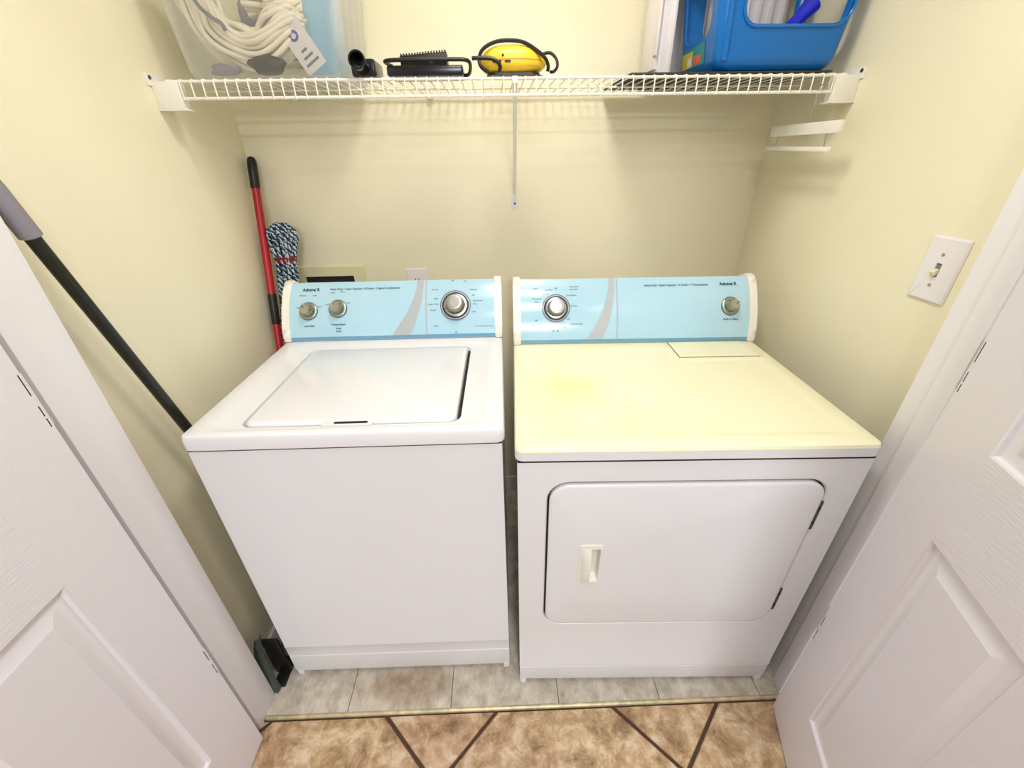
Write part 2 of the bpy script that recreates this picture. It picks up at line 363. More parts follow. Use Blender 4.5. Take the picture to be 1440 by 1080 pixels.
# ------------------------------------------------------------------ doors (six moulded panels each)
def make_door(name, loc, rotz, side):
    """local: x along the leaf from the hinge edge, +y*side is the face that is seen"""
    W_, T_, H0, H1 = .762, .035, .008, 2.035
    root = struct(name, B(.002, W_ - .002, -.026, -.009, H0 + .002, H1 - .002), M['white']); root.location = loc; root.rotation_euler = (0, 0, rotz)
    if side < 0: root.scale = (1, -1, 1)
    st, mu = .118, .102; pw = (W_ - 2 * st - mu) / 2
    zs = ((.208, .842), (1.022, 1.60), (1.70, 1.905))
    xs = ((st, st + pw), (st + pw + mu, W_ - st))
    def sh(n, m, *b): return finish(n, B(*b), m, root, smooth=0)
    sh('stile', M['doorV'], 0, st, -T_, 0, H0, H1); sh('stile', M['doorV'], W_ - st, W_, -T_, 0, H0, H1)
    rails = ((H0, zs[0][0]), (zs[0][1], zs[1][0]), (zs[1][1], zs[2][0]), (zs[2][1], H1))
    for a, b in rails: sh('rail', M['doorH'], st, W_ - st, -T_, 0, a, b)
    for a, b in zs: sh('mullion', M['doorV'], xs[0][1], xs[1][0], -T_, 0, a, b)
    for xa, xb in xs:
        for za, zb in zs:
            q = lambda i, h: (xa + i, xb - i, za + i, zb - i, .0003, h)
            bm = loft(bmesh.new(), [q(0, 0), q(.003, -.002), q(.006, -.0075), q(.014, -.0105), q(.018, -.0105), q(.040, -.0030), q(.0415, -.0020)], lambda a, b, h: Vector((a, h, b)), n=1)
            finish('panel', bm, M['doorP'], root, smooth=25)
    for hz in (.40, 1.115, 1.82):
        h = finish('hinge', B(-.004, -.0008, -.032, -.003, hz - .045, hz + .045), M['white'], root, smooth=0)
        bm = bmesh.new(); tube(bm, [(-.004, -.037, hz - .045), (-.004, -.037, hz + .045)], .0048, 12)
        finish('hinge_knuckle', bm, M['white'], h)
        for za, zb in ((-.045, -.030), (-.026, -.008), (.010, .045)): finish('hinge_gap', B(.0035, .0048, -.001, .0004, hz + za, hz + zb), M['dark'], h, smooth=0)
    return root
d1 = make_door('door_1', (-.739, -.957, 0), -PI / 2, 1); d1['label'] = 'white six-panel door folded open beside the washing machine'
ang = math.atan2(-.9507, -.3100)
d2 = make_door('door_2', (.7248, -.950, 0), ang, -1); d2['label'] = 'white six-panel door folded open beside the dryer'

# ------------------------------------------------------------------ appliances
def console_fn(dd, h, cs, ch, bulge=.011, lip=.016):
    P0, P2 = Vector((dd, h + lip)), Vector((dd + cs, h + ch))
    d_ = (P2 - P0); nrm = Vector((-d_.y, d_.x)).normalized()
    P1 = (P0 + P2) / 2 + nrm * bulge * 2
    def prof(t): return P0 * (1 - t) ** 2 + P1 * 2 * t * (1 - t) + P2 * t * t
    def normal(t):
        g_ = (P1 - P0) * 2 * (1 - t) + (P2 - P1) * 2 * t; return Vector((-g_.y, g_.x)).normalized()
    def surf(u, s, off=0.0):
        t = max(0.0, min(1.0, (s * ch - lip) / (ch - lip))); p = prof(t); n_ = normal(t)
        return Vector((u, p.x + n_.x * off, p.y + n_.y * off))
    def frame(u, s):
        t = max(0.0, min(1.0, (s * ch - lip) / (ch - lip))); n_ = normal(t)
        z = Vector((0, n_.x, n_.y)); x = Vector((1, 0, 0)); y = z.cross(x)
        o = surf(u, s); return Matrix(((x.x, y.x, z.x, o.x), (x.y, y.y, z.y, o.y), (x.z, y.z, z.z, o.z), (0, 0, 0, 1)))
    L = math.hypot(cs, ch)
    return surf, frame, prof, L
def build_console(root, Wd, h, dd, cs, ch, back, swoosh, line_u, left_warm):
    surf, frame, prof, L = console_fn(dd, h, cs, ch)
    cap = .024
    def extr(name, pts, u0, u1, m, bev=0):
        bm = bmesh.new(); a = [bm.verts.new((u0, p[0], p[1])) for p in pts]; b = [bm.verts.new((u1, p[0], p[1])) for p in pts]; n = len(pts)
        for k in range(n): bm.faces.new((a[k], a[(k + 1) % n], b[(k + 1) % n], b[k]))
        fa = bm.faces.new(a[::-1]); fb = bm.faces.new(b)
        if bev: bmesh.ops.bevel(bm, geom=list(fa.edges) + list(fb.edges), offset=bev, segments=3, profile=.5, affect='EDGES')
        return finish(name, bm, m, root, smooth=40)
    T = [prof(k / 14) for k in range(15)]
    # housing
    extr('console_housing', [(dd + .006, h + .001)] + [(p.x + .006, p.y - .002) for p in T] + [(back, h + ch - .012), (back, h + .001)], .006, Wd - .006, M['plastic'])
    # fascia
    fa = extr('console_fascia', [(p.x, p.y) for p in T] + [(p.x + .0055, p.y - .001) for p in T[::-1]], cap, Wd - cap, M['fascia'])
    extr('console_lip', [(dd + .001, h + .0045), (dd, h + .016), (dd + .006, h + .016), (dd + .006, h + .0045)], cap, Wd - cap, M['fascia_lip'])
    # end caps, a little proud
    n_ = [(p.x - .003, p.y + .003) for p in T]
    pts = [(dd - .002, h + .002), (dd - .003, h + .014)] + n_ + [(n_[-1][0] + .02, n_[-1][1] + .002), (back, h + ch - .01), (back, h + .002)]
    extr('end_cap', pts, .001, cap, M['plastic'], .004); extr('end_cap', pts, Wd - cap, Wd - .001, M['plastic'], .004)
    def patch(name, f0, f1, m, off=.0007, n=18, s0=.1, s1=1.0):
        bm = bmesh.new(); prev = None
        for k in range(n + 1):
            s = s0 + (s1 - s0) * k / n; q = [bm.verts.new(surf(f0(s) + (f1(s) - f0(s)) * j / 2, s, off)) for j in range(3)]
            if prev:
                for j in range(2): bm.faces.new((prev[j], prev[j + 1], q[j + 1], q[j]))
            prev = q
        return finish(name, bm, m, fa, smooth=60)
    b0, b1, t0, t1 = swoosh
    patch('silver_swoosh', lambda s: t0 + (b0 - t0) * (1 - s) ** 1.9, lambda s: t1 + (b1 - t1) * (1 - s) ** 2.2, M['silver'])
    patch('panel_line', lambda s: line_u, lambda s: line_u + .0045, M['silver'])
    def word(body, u, s, size, bold=0, align='LEFT', width=None, m=M['ink'], name='lettering'):
        bm = text_bm(body, size, bold, align)
        if width:
            xs = [v.co.x for v in bm.verts]; k = width / (max(xs) - min(xs))
            for v in bm.verts: v.co.x *= k
        for v in bm.verts: v.co = surf(u + v.co.x, s + v.co.y / L, .0011)
        return finish(name, bm, m, fa, smooth=0)
    def small_knob(u, s, turn=0):
        F = frame(u, s); bm = lathe(bmesh.new(), [(.0275, .0004), (.0275, .003), (.025, .005), (.019, .0055)], F, 36); k = finish('knob', bm, M['knobskirt'], root)
        finish('knob_grip', lathe(bmesh.new(), [(.0195, .0045), (.0185, .012), (.0165, .026), (.0150, .0285)], F, 36), M['chrome'], k)
        finish('knob_face', lathe(bmesh.new(), [(.0148, .0280), (.0142, .0298), (.0105, .0302), (.0098, .0294)], F, 36), M['steel'], k)
        finish('knob_rim', lathe(bmesh.new(), [(.0278, .0003), (.0286, .0012), (.0278, .0022)], F, 36, False, False), M['hinge'], k)
        finish('pointer', box(bmesh.new(), -.0009, .0009, .004, .014, .0294, .0302), M['ink'], k).matrix_basis = F @ Matrix.Rotation(turn, 4, 'Z')
        return k
    def dial(u, s, r):
        F = frame(u, s); q = r / .049
        k = finish('timer_dial', lathe(bmesh.new(), [(.0485 * q, .0006), (.0485 * q, .0012), (.044 * q, .0016)], F, 48), M['silver'], root)
        finish('dial_ring', lathe(bmesh.new(), [(.0470 * q, .0012), (.0485 * q, .0022), (.0468 * q, .0024)], F, 48, False, False), M['navy'], k)
        finish('dial_ring', lathe(bmesh.new(), [(.0415 * q, .0010), (.0425 * q, .0022), (.040 * q, .0030), (.0385 * q, .0022)], F, 48, False, False), M['navy'], k)
        finish('dial_skirt', lathe(bmesh.new(), [(.039 * q, .0010), (.037 * q, .0045), (.030 * q, .0060)], F, 48), M['steel'], k)
        finish('dial_grip', lathe(bmesh.new(), [(.031 * q, .0050), (.0295 * q, .016), (.0265 * q, .034), (.0245 * q, .0365)], F, 48), M['chrome'], k)
        finish('dial_face', lathe(bmesh.new(), [(.0243 * q, .036), (.0230 * q, .0382), (.0165 * q, .0386), (.0155 * q, .0378)], F, 48), M['steel'], k)
        finish('pointer', box(bmesh.new(), -.001, .001, .031 * q, .039 * q, .0035, .0065), M['navy'], k).matrix_basis = F @ Matrix.Rotation(1.9, 4, 'Z')
        # ticks printed round the dial
        bm = bmesh.new()
        for j in range(28):
            a = 2 * PI * j / 28
            c, s_ = math.cos(a), math.sin(a); w = .0006
            vs = []
            for rr, ss in ((.0455 * q, -w), (.0475 * q, -w), (.0475 * q, w), (.0455 * q, w)):
                vs.append(bm.verts.new(F @ Vector((rr * c - ss * s_, rr * s_ + ss * c, .0019))))
            bm.faces.new(vs)
        finish('tick_marks', bm, M['ink'], k, smooth=0)
    return surf, word, small_knob, dial, L

def build_washer():
    Wd, H, dd, cs, ch, back = .678, .926, .495, .0985, .159, .640
    r = thing('washing_machine', 'white top-loading washing machine with a closed lid and pale blue control console', 'washing machine', (-.7115, -.8030, .004), -.0155)
    # cabinet, with a shallow crease and drawn-in foot above the floor
    def prof(bm):
        pts = [(.010, .018), (.006, .03), (.006, .104), (.0085, .1055), (.0085, .1085), (.006, .110), (.006, .150), (.0045, .154), (.0045, .158), (.006, .164), (.006, .884), (back - .004, .884), (back - .004, .018)]
        a = [bm.verts.new((.006, y, z)) for y, z in pts]; b = [bm.verts.new((Wd - .006, y, z)) for y, z in pts]; n = len(pts)
        for k in range(n): bm.faces.new((a[k], a[(k + 1) % n], b[(k + 1) % n], b[k]))
        bm.faces.new(a[::-1]); bm.faces.new(b); return bm
    finish('cabinet', prof(bmesh.new()), M['enamel'], r, smooth=50)
    for u0 in (.006, Wd - .026): 
        bm = B(u0, u0 + .020, .006, .030, .0005, .030, bev=.006, seg=3); finish('corner_foot', bm, M['enamel'], r)
    for u0 in (.03, Wd - .07): finish('foot', lathe(bmesh.new(), [(.018, -.0), (.018, .012), (.008, .014), (.008, .02)], Matrix.Translation((u0 + .02, back - .07, 0)), 16), M['black'], r)
    # top with a stepped lid well
    q = lambda x0, x1, y0, y1, rr, z: (x0, x1, y0, y1, rr, z)
    finish('top_gap_shade', B(.0065, Wd - .0065, .0062, .02, .8835, .8885), M['dark'], r, smooth=0)  # dark strip for the shade in the gap under the top
    z0 = .8875
    bm = loft(bmesh.new(), [q(0.004, Wd - .004, .004, back - .004, .014, z0), q(0, Wd, 0, back, .018, z0 + .004), q(0, Wd, 0, back, .018, H - .010), q(.003, Wd - .003, .003, back - .003, .016, H - .003), q(.010, Wd - .010, .010, back - .006, .012, H),
                            q(.052, .636, .020, .452, .03, H), q(.058, .630, .026, .446, .028, H - .003), q(.108, .583, .034, .440, .026, H - .003), q(.1095, .5815, .036, .4385, .025, H - .016)], fXY, cap0=True)
    finish('top', bm, M['enamel'], r, smooth=40)
    bm = loft(bmesh.new(), [q(.114, .5725, .0405, .434, .021, H - .0155), q(.1135, .573, .040, .4345, .022, H - .005), q(.1155, .571, .042, .4325, .021, H - .0015), q(.121, .5655, .0475, .427, .018, H + .0005)], fXY, cap0=True)
    lid = finish('lid', bm, M['enamel'], r, smooth=40)
    finish('lid_gap_shade', B(.5745, .5805, .060, .418, H - .0158, H - .0085), M['dark'], lid, smooth=0)  # dark strip painted in as the shade of the gap beside the lid
    bm = loft(bmesh.new(), [(.285, .395, .0305, .0465, .006, H - .0024), (.285, .395, .0305, .0465, .006, H + .0008), (.290, .390, .034, .0445, .004, H + .0010)], fXY, cap0=True)
    finish('lid_handle_rim', bm, M['enamel'], lid)
    finish('lid_handle_slot', loft(bmesh.new(), [(.312, .384, .0345, .0425, .003, H - .001), (.312, .384, .0345, .0425, .003, H + .0014)], fXY, cap0=True), M['dark'], lid)
    surf, word, sk, dial, L = build_console(r, Wd, H, dd, cs, ch, back, (.316, .380, .415, .4345), .4405, False)
    sk(.0815, .51, .6); sk(.1715, .54, .2); dial(.534, .55, .0475)
    word('Admiral R', .0605, .845, .0135, .00035, width=.053, name='brand_lettering')
    word('Heavy Duty \u2022 Super Capacity \u2022 6 Cycles \u2022 2 Speed Combinations', .1446, .855, .0095, .0001, width=.217)
    word('Load Size', .0830, .26, .0085, .0001, 'CENTER'); word('Temperature', .1725, .275, .0085, .0001, 'CENTER'); word('Wash', .1725, .215, .007, .0001, 'CENTER'); word('Rinse', .1725, .170, .007, .0001, 'CENTER')
    for t, u, s in (('Small', .050, .56), ('Medium', .062, .76), ('Large', .099, .76), ('Super', .115, .57), ('Cold', .139, .60), ('Cold', .153, .80), ('Warm', .183, .81), ('Hot', .203, .62)):
        word(t, u, s, .0062, 0, 'CENTER')
    for t, u, s in (('Normal', .460, .83), ('Light', .467, .68), ('Heavy Wash', .449, .585), ('Casual', .456, .49), ('Soak', .466, .24), ('Off', .520, .985), ('Spin', .559, .975), ('Delicate', .579, .82), ('Off', .585, .72), ('Permanent', .588, .63), ('Press', .588, .575), ('Rinse', .583, .45), ('Fill', .530, .13), ('Spin', .532, .09)):
        word(t, u, s - .02, .0066, 0)
    word('Pull to Start Push to Stop', .594, .205, .005, 0)
    return r
def build_dryer():
    Wd, H, dd, cs, ch, back = .746, .9065, .522, .087, .181, .660
    r = thing('clothes_dryer', 'white front-loading dryer with a yellowed top, square door and pale blue control console', 'dryer', (-.0148, -.8593, .004), -.0393)
    fy = .006
    bm = bmesh.new(); pts = [(.010, .018), (fy, .03), (fy, .088), (.0085, .0895), (.0085, .0925), (fy - .002, .096), (fy - .002, .104), (fy, .110), (fy, .30), (.022, .3005), (.022, .8195), (fy, .820), (fy, .868), (back - .004, .868), (back - .004, .018)]
    a = [bm.verts.new((.005, y, z)) for y, z in pts]; b = [bm.verts.new((Wd - .005, y, z)) for y, z in pts]; n = len(pts)
    for k in range(n): bm.faces.new((a[k], a[(k + 1) % n], b[(k + 1) % n], b[k]))
    bm.faces.new(a[::-1]); bm.faces.new(b); finish('cabinet', bm, M['enamel'], r, smooth=50)
    for u0 in (.005, Wd - .025): finish('corner_foot', B(u0, u0 + .020, .006, .030, .0005, .030, bev=.006, seg=3), M['enamel'], r)
    for u0 in (.03, Wd - .07): finish('foot', lathe(bmesh.new(), [(.018, 0), (.018, .012), (.008, .014), (.008, .02)], Matrix.Translation((u0 + .02, back - .07, 0)), 16), M['black'], r)
    # front panel round the door opening
    D = (.0745, .6705, .312, .806)
    bm = loft(bmesh.new(), [(.005, Wd - .005, .3, .8203, .0003, -.015), (.005, Wd - .005, .3, .8203, .0003, 0), (D[0] - .008, D[1] + .008, D[2] - .008, D[3] + .008, .052, 0), (D[0] - .005, D[1] + .005, D[2] - .005, D[3] + .005, .050, -.003), (D[0] - .004, D[1] + .004, D[2] - .004, D[3] + .004, .049, -.0155)], fXZ(fy), cap1=False)
    finish('front_panel', bm, M['enamel'], r, smooth=40)
    finish('door_gap_shade', loft(bmesh.new(), [(D[0] - .0035, D[1] + .0035, D[2] - .0035, D[3] + .0035, .049, -.0085), (D[0] - .001, D[1] + .001, D[2] - .001, D[3] + .001, .046, -.0080), (D[0] + .0002, D[1] - .0002, D[2] + .0002, D[3] - .0002, .045, -.0085)], fXZ(fy), cap1=False), M['dark'], r)  # dark ring gives the door groove its shade by colour
    hx0, hx1, hz0, hz1 = .149, .206, .482, .623
    bm = loft(bmesh.new(), [(D[0], D[1], D[2], D[3], .045, -.0155), (D[0], D[1], D[2], D[3], .045, .001), (D[0] + .003, D[1] - .003, D[2] + .003, D[3] - .003, .043, .0035), (D[0] + .008, D[1] - .008, D[2] + .008, D[3] - .008, .040, .0045),
                            (hx0 + .004, hx1 - .004, hz0 + .004, hz1 - .004, .008, .0045), (hx0 + .004, hx1 - .004, hz0 + .004, hz1 - .004, .008, -.014)], fXZ(fy), cap0=False, cap1=True)
    door = finish('dryer_door', bm, M['enamel'], r, smooth=40)
    # handle: bezel, cup, curved grip
    f2 = fXZ(fy)
    bm = loft(bmesh.new(), [(hx0, hx1, hz0, hz1, .008, .0044), (hx0 + .001, hx1 - .001, hz0 + .001, hz1 - .001, .008, .0066), (hx0 + .004, hx1 - .004, hz0 + .004, hz1 - .004, .006, .0074), (hx0 + .012, hx1 - .006, hz0 + .012, hz1 - .014, .004, .0070), (hx0 + .018, hx1 - .010, hz0 + .022, hz1 - .018, .003, -.012)], f2, cap1=True)
    hd = finish('door_handle', bm, M['plastic'], door, smooth=40)
    bm = bmesh.new(); rows = []
    for k in range(9):
        z = hz0 + .010 + (hz1 - hz0 - .022) * k / 8; e = math.sin(PI * k / 8) ** .5
        rows.append([bm.verts.new(f2(hx0 + .004 + x, z, hh)) for x, hh in ((.0, .006), (.006, .008 + .005 * e), (.014, .009 + .010 * e), (.024, .008 + .011 * e), (.0245, .006 + .007 * e), (.018, .004))])
    for A, Bq in zip(rows, rows[1:]):
        for k in range(6): bm.faces.new((A[k], A[(k + 1) % 6], Bq[(k + 1) % 6], Bq[k]))
    bm.faces.new(rows[0]); bm.faces.new(rows[-1][::-1]); finish('handle_grip', bm, M['plastic'], hd, smooth=50)
    for z0_, z1_ in ((.662, .748), (.362, .447)):
        h = finish('door_hinge', B(D[1] - .003, D[1] + .0075, fy - .0015, fy + .010, z0_, z1_, bev=.001), M['hinge'], door)
        for zz in (z0_ + .02, z1_ - .02): finish('hinge_screw', lathe(bmesh.new(), [(.0028, 0), (.0028, .0012), (.0015, .0016)], Matrix.Translation((D[1] + .003, fy - .0014, zz)) @ Matrix.Rotation(PI / 2, 4, 'X'), 10), M['dark'], h)
    finish('top_gap_shade', B(.0055, Wd - .0055, .0052, .02, .8675, .8730), M['dark'], r, smooth=0)  # shadow line below the top, put in as a dark strip
    z0 = .872
    bm = loft(bmesh.new(), [(.004, Wd - .004, .004, back - .004, .014, z0), (0, Wd, 0, back, .018, z0 + .004)], fXY, cap0=True, cap1=False)
    loft(bm, [(0, Wd, 0, back, .018, z0 + .004), (0, Wd, 0, back, .018, H - .009)], fXY, cap1=False)
    finish('top_edge', bm, M['enamel'], r, smooth=40)
    # top sheet: rim, shallow bead, lowered field
    bm = loft(bmesh.new(), [(0, Wd, 0, back, .018, H - .009), (.0025, Wd - .0025, .0025, back - .0025, .016, H - .003), (.009, Wd - .009, .009, back - .006, .012, H), (.034, Wd - .050, .040, .478, .036, H), (.038, Wd - .054, .044, .474, .034, H - .0016), (.044, Wd - .060, .050, .468, .030, H - .0022)], fXY)
    finish('top', bm, M['yenamel'], r, smooth=40)
    # lint screen cover: raised platform with a flap
    bm = loft(bmesh.new(), [(.456, .722, .390, .5215, .018, H - .004), (.460, .720, .396, .5215, .014, H - .0004), (.466, .716, .402, .5215, .010, H + .0012)], fXY); finish('lint_surround', bm, M['yenamel'], r, smooth=40)
    lint = finish('lint_lid', loft(bmesh.new(), [(.478, .706, .414, .5205, .003, H + .0008), (.478, .706, .414, .5205, .003, H + .0032), (.482, .702, .418, .5185, .003, H + .0042), (.50, .684, .436, .512, .02, H + .0030)], fXY, cap0=True), M['yenamel'], r, smooth=40)
    bm = B(.476, .708, .4118, .4142, H + .0011, H + .0017); box(bm, .4758, .478, .4142, .52, H + .0011, H + .0017); finish('lint_gap', bm, M['grout2'], lint, smooth=0)
    surf, word, sk, dial, L = build_console(r, Wd, H, dd, cs, ch, back, (.212, .266, .296, .3125), .3175, True)
    dial(.132, .555, .0425); sk(.6645, .545, -.9)
    word('Admiral R', .6335, .86, .0135, .00035, width=.053, name='brand_lettering')
    word('Heavy Duty \u2022 Super Capacity \u2022 4 Cycles \u2022 3 Temperatures', .4024, .862, .0095, .0001, width=.195)
    word('Push to Start', .6660, .34, .0085, .0001, 'CENTER')
    for t, u, s in (('Super', .063, .855), ('Automatic', .054, .815), ('High Heat', .058, .775), ('Touch Up', .085, .77), ('Less Dry', .098, .83), ('Off', .128, .85), ('Timed Dry', .174, .875), ('Low Heat', .174, .835), ('Cool Down', .163, .745), ('Permanent', .060, .70), ('Press', .066, .65), ('Air Dry', .176, .585), ('No Heat Fluff', .177, .315), ('Timed Dry', .057, .315), ('High Heat', .062, .275), ('Off', .066, .375), ('60', .120, .22), ('40', .134, .215), ('20', .155, .265), ('50', .167, .39)):
        word(t, u, s - .01, .0066, 0)
    return r
washer = build_washer(); dryer = build_dryer()

# ------------------------------------------------------------------ wire shelf
def build_shelf():
    r = thing('wire_shelf', 'white vinyl-coated wire shelf spanning the back of the closet', 'shelf')
    yb, yf, zt, zl = -.012, -.320, 1.592, 1.556
    xa, xb = XL + .030, XR - .030
    def slope(x): return -.0045 * (x - xa) / (xb - xa)
    w = .00165
    for y, z, rr in ((yf, zt - .0030, .0032), (yf - .001, zl, .0034), (yb, zt - .003, .003), (-.165, zt - .0040, .0026)):
        finish('rail', tube(bmesh.new(), [(xa, y, z), (xb, y, z - .0045)], rr, 10), M['wire'], r)
    n = 63; pitch = (xb - xa - .012) / (n - 1); proto = None
    for k in range(n):
        x = xa + .006 + k * pitch
        if proto is None:
            pts = [(0, yb - .001, zt + .0012), (0, yf + .004, zt + .0012), (0, yf - .0025, zt - .0005), (0, yf - .0042, zt - .006), (0, yf - .0042, zl + .002), (0, yf - .0042, zl - .003)]
            proto = finish('cross_wire', tube(bmesh.new(), pts, w, 6), M['wire'], r); o = proto
        else: o = proto.copy(); COL.objects.link(o); o.parent = r
        o.location = (x, 0, -.0045 * (x - xa) / (xb - xa))
    for s, xw in ((1, XL), (-1, XR)):
        dz = 0 if s > 0 else -.0045
        bm = B(min(xw, xw + s * .058), max(xw, xw + s * .058), yf - .010, yf + .018, zl - .020 + dz, zt - .003 + dz, bev=.003)
        b = finish('end_bracket', bm, M['wire'], r)
        bm = B(min(xw, xw + s * .004), max(xw, xw + s * .004), yf - .022, yf + .045, zt - .012 + dz, zt + .012 + dz, bev=.0015); finish('bracket_flange', bm, M['wire'], b)
        bm = B(min(xw, xw + s * .064), max(xw, xw + s * .064), yf - .013, yf + .018, zl - .024 + dz, zl - .020 + dz, bev=.001); finish('bracket_lip', bm, M['wire'], b)
        finish('screw', lathe(bmesh.new(), [(.004, 0), (.004, .002), (.002, .0025)], Matrix.Translation((xw + s * .004, yf - .012, zt + .004 + dz)) @ Matrix.Rotation(s * PI / 2, 4, 'Y'), 10), M['hinge'], b)
    # diagonal support
    st = finish('support_strut', tube(bmesh.new(), [(.020, yf + .004, zt - .012), (.0305, -.006, 1.318), (.0305, -.005, 1.300)], .0058, 10), M['wire'], r)
    finish('strut_foot', B(.0195, .0415, -.004, 0, 1.268, 1.312, bev=.001), M['plate'], st)
    finish('screw', lathe(bmesh.new(), [(.0035, 0), (.0035, .002), (.0018, .0026)], Matrix.Translation((.0305, -.004, 1.285)) @ Matrix.Rotation(PI / 2, 4, 'X'), 10), M['hinge'], st)
    finish('strut_clip', B(.013, .027, yf - .006, yf + .010, zt - .016, zt - .001, bev=.002), M['wire'], st)
    for x in (-.62, -.22, .45): 
        finish('wall_clip', B(x - .008, x + .008, yb - .006, 0, zt - .012, zt + .006, bev=.001), M['wire'], r)
build_shelf()
ZS = 1.5955

# ------------------------------------------------------------------ things on the shelf
def build_tote():
    r = thing('storage_tote', 'clear plastic storage tote filled with white cord on the wire shelf', 'storage bin', (0, 0, ZS))
    x0, x1, y0, y1, Ht = -.738, -.393, -.312, -.028, .30
    def at(h): 
        e = .030 * h / Ht; return (x0 - e, x1 + e, y0 - e * .4, y1 + e * .5)
    R = lambda h, i, rr: (at(h)[0] + i, at(h)[1] - i, at(h)[2] + i, at(h)[3] - i, rr, h)
    bm = loft(bmesh.new(), [(x0 + .012, x1 - .012, y0 + .012, y1 - .012, .02, .0008), (x0 + .003, x1 - .003, y0 + .003, y1 - .003, .024, .004), R(.014, 0, .028), R(.10, 0, .028), R(.2, 0, .03), R(Ht, 0, .03), R(Ht, .0025, .03), R(.1, .0025, .027), R(.014, .0025, .026), (x0 + .012, x1 - .012, y0 + .012, y1 - .012, .02, .005)], fXY, cap0=True, n=5)
    b = finish('bin_body', bm, M['clear'], r, smooth=50)
    finish('bin_rim', loft(bmesh.new(), [R(Ht - .01, -.001, .03), R(Ht - .008, -.012, .04), R(Ht + .006, -.012, .04), R(Ht + .006, 0, .03)], fXY, cap1=False), M['clear'], b)
    for k in range(4):
        yy = y0 + .09 + k * .055
        finish('bin_rib', tube(bmesh.new(), [(x1 + .001, yy, .02), (x1 + .0275, yy, .28)], .003, 6), M['clear'], b)
    return r
build_tote()
def bundle(name, ctrl, rad, strands, sr, m, parent=None, twist=1.5, sd=1, n=7):
    rnd = random.Random(sd); path = smooth_path(ctrl, n); bm = bmesh.new(); N_ = len(path)
    for s in range(strands):
        rr = rad * math.sqrt((s + .5) / strands); ph = s * 2.39996; pts = []; wob = rnd.uniform(0, 6)
        for i, p in enumerate(path):
            t = (path[min(i + 1, N_ - 1)] - path[max(i - 1, 0)]).normalized(); u = t.cross(Vector((.13, .2, .97))).normalized(); v = t.cross(u)
            a = ph + twist * i / N_ ; q = rr * (1 + .12 * math.sin(wob + i * .45))
            pts.append(p + u * q * math.cos(a) + v * q * math.sin(a))
        tube(bm, pts, sr, 6)
    return finish(name, bm, m, parent, smooth=80)
rope = bundle('cord_bundle', [(-.706, -.250, 1.80), (-.694, -.252, 1.74), (-.672, -.250, 1.690), (-.624, -.248, 1.662), (-.570, -.250, 1.660), (-.525, -.250, 1.690), (-.510, -.235, 1.735), (-.545, -.22, 1.765), (-.60, -.215, 1.765)], .040, 44, .0062, M['rope'])
tag(rope, 'thick skein of white cotton cord inside the clear tote', 'cord')
rope2 = bundle('cord_bundle', [(-.67, -.100, 1.630), (-.62, -.10, 1.635), (-.57, -.10, 1.645), (-.53, -.095, 1.66)], .022, 16, .0062, M['rope'], sd=4)
tag(rope2, 'short hank of white cord behind the large skein in the tote', 'cord')
dc = finish('cord', tube(bmesh.new(), smooth_path([(-.690, -.2995, 1.770), (-.672, -.3025, 1.728), (-.650, -.3015, 1.706), (-.634, -.3005, 1.696), (-.630, -.296, 1.684)], 6), .0042, 8), M['grey'])
tag(dc, 'dark grey cord lying across the white skein in the tote', 'cord')
def build_card():
    t = thing('printed_card', 'white printed card with a violet round emblem leaning in the clear tote', 'card', (-.446, -.284, ZS + .0190)); t.rotation_euler = (math.radians(-8), math.radians(-32), 0)
    finish('card_sheet', B(-.027, .027, 0, .0012, 0, .104), M['card'], t, smooth=0)
    finish('emblem', lathe(bmesh.new(), [(.006, 0), (.0115, 0), (.0115, .0004), (.006, .0004)], Matrix.Translation((-.004, -.0002, .078)) @ Matrix.Rotation(PI / 2, 4, 'X'), 16, False, False), M['purple'], t)
    for k in range(3): finish('print_line', B(-.018 + .004 * k, .018 - .006 * k, -.0006, -.0001, .014 + .014 * k, .019 + .014 * k), M['grey'], t, smooth=0)
build_card()
def blob(bm, c, s, seg=14, seed=0, amp=.18):
    rnd = random.Random(seed); r = bmesh.ops.create_uvsphere(bm, u_segments=seg, v_segments=seg // 2 + 2, radius=1); ph = [rnd.uniform(0, 6) for _ in range(6)]
    for v in r['verts']:
        k = 1 + amp * (math.sin(3 * v.co.x + ph[0]) * math.sin(4 * v.co.z + ph[1]) + .6 * math.sin(6 * v.co.y + ph[2] + 3 * v.co.z))
        v.co = Vector((c[0] + v.co.x * s[0] * k, c[1] + v.co.y * s[1] * k, c[2] + v.co.z * s[2] * (k if v.co.z > 0 else 1)))
    return bm
tag(finish('pouch', blob(bmesh.new(), (-.560, -.284, ZS + .026), (.040, .014, .020), seed=3), M['olive'], smooth=70), 'small dark olive pouch on the bottom of the clear tote', 'pouch')
tag(finish('pouch', blob(bmesh.new(), (-.66, -.282, ZS + .019), (.036, .014, .012), seed=5), M['greyfab'], smooth=70), 'grey cloth pouch in the clear tote under the white skein', 'pouch')
fo = finish('folder', B(-.050, .050, -.004, .004, 0, .24, bev=.002), M['paleblue'], loc=(-.452, -.175, ZS + .0060), rot=(math.radians(-5), 0, math.radians(14)))
tag(fo, 'upright pale blue folder standing in the clear tote', 'folder')
tag(finish('cloth', blob(bmesh.new(), (-.600, -.110, ZS + .150), (.075, .024, .070), seg=18, seed=9, amp=.12), M['greyfab'], smooth=70), 'crumpled lilac grey cloth above the cord in the tote', 'cloth')

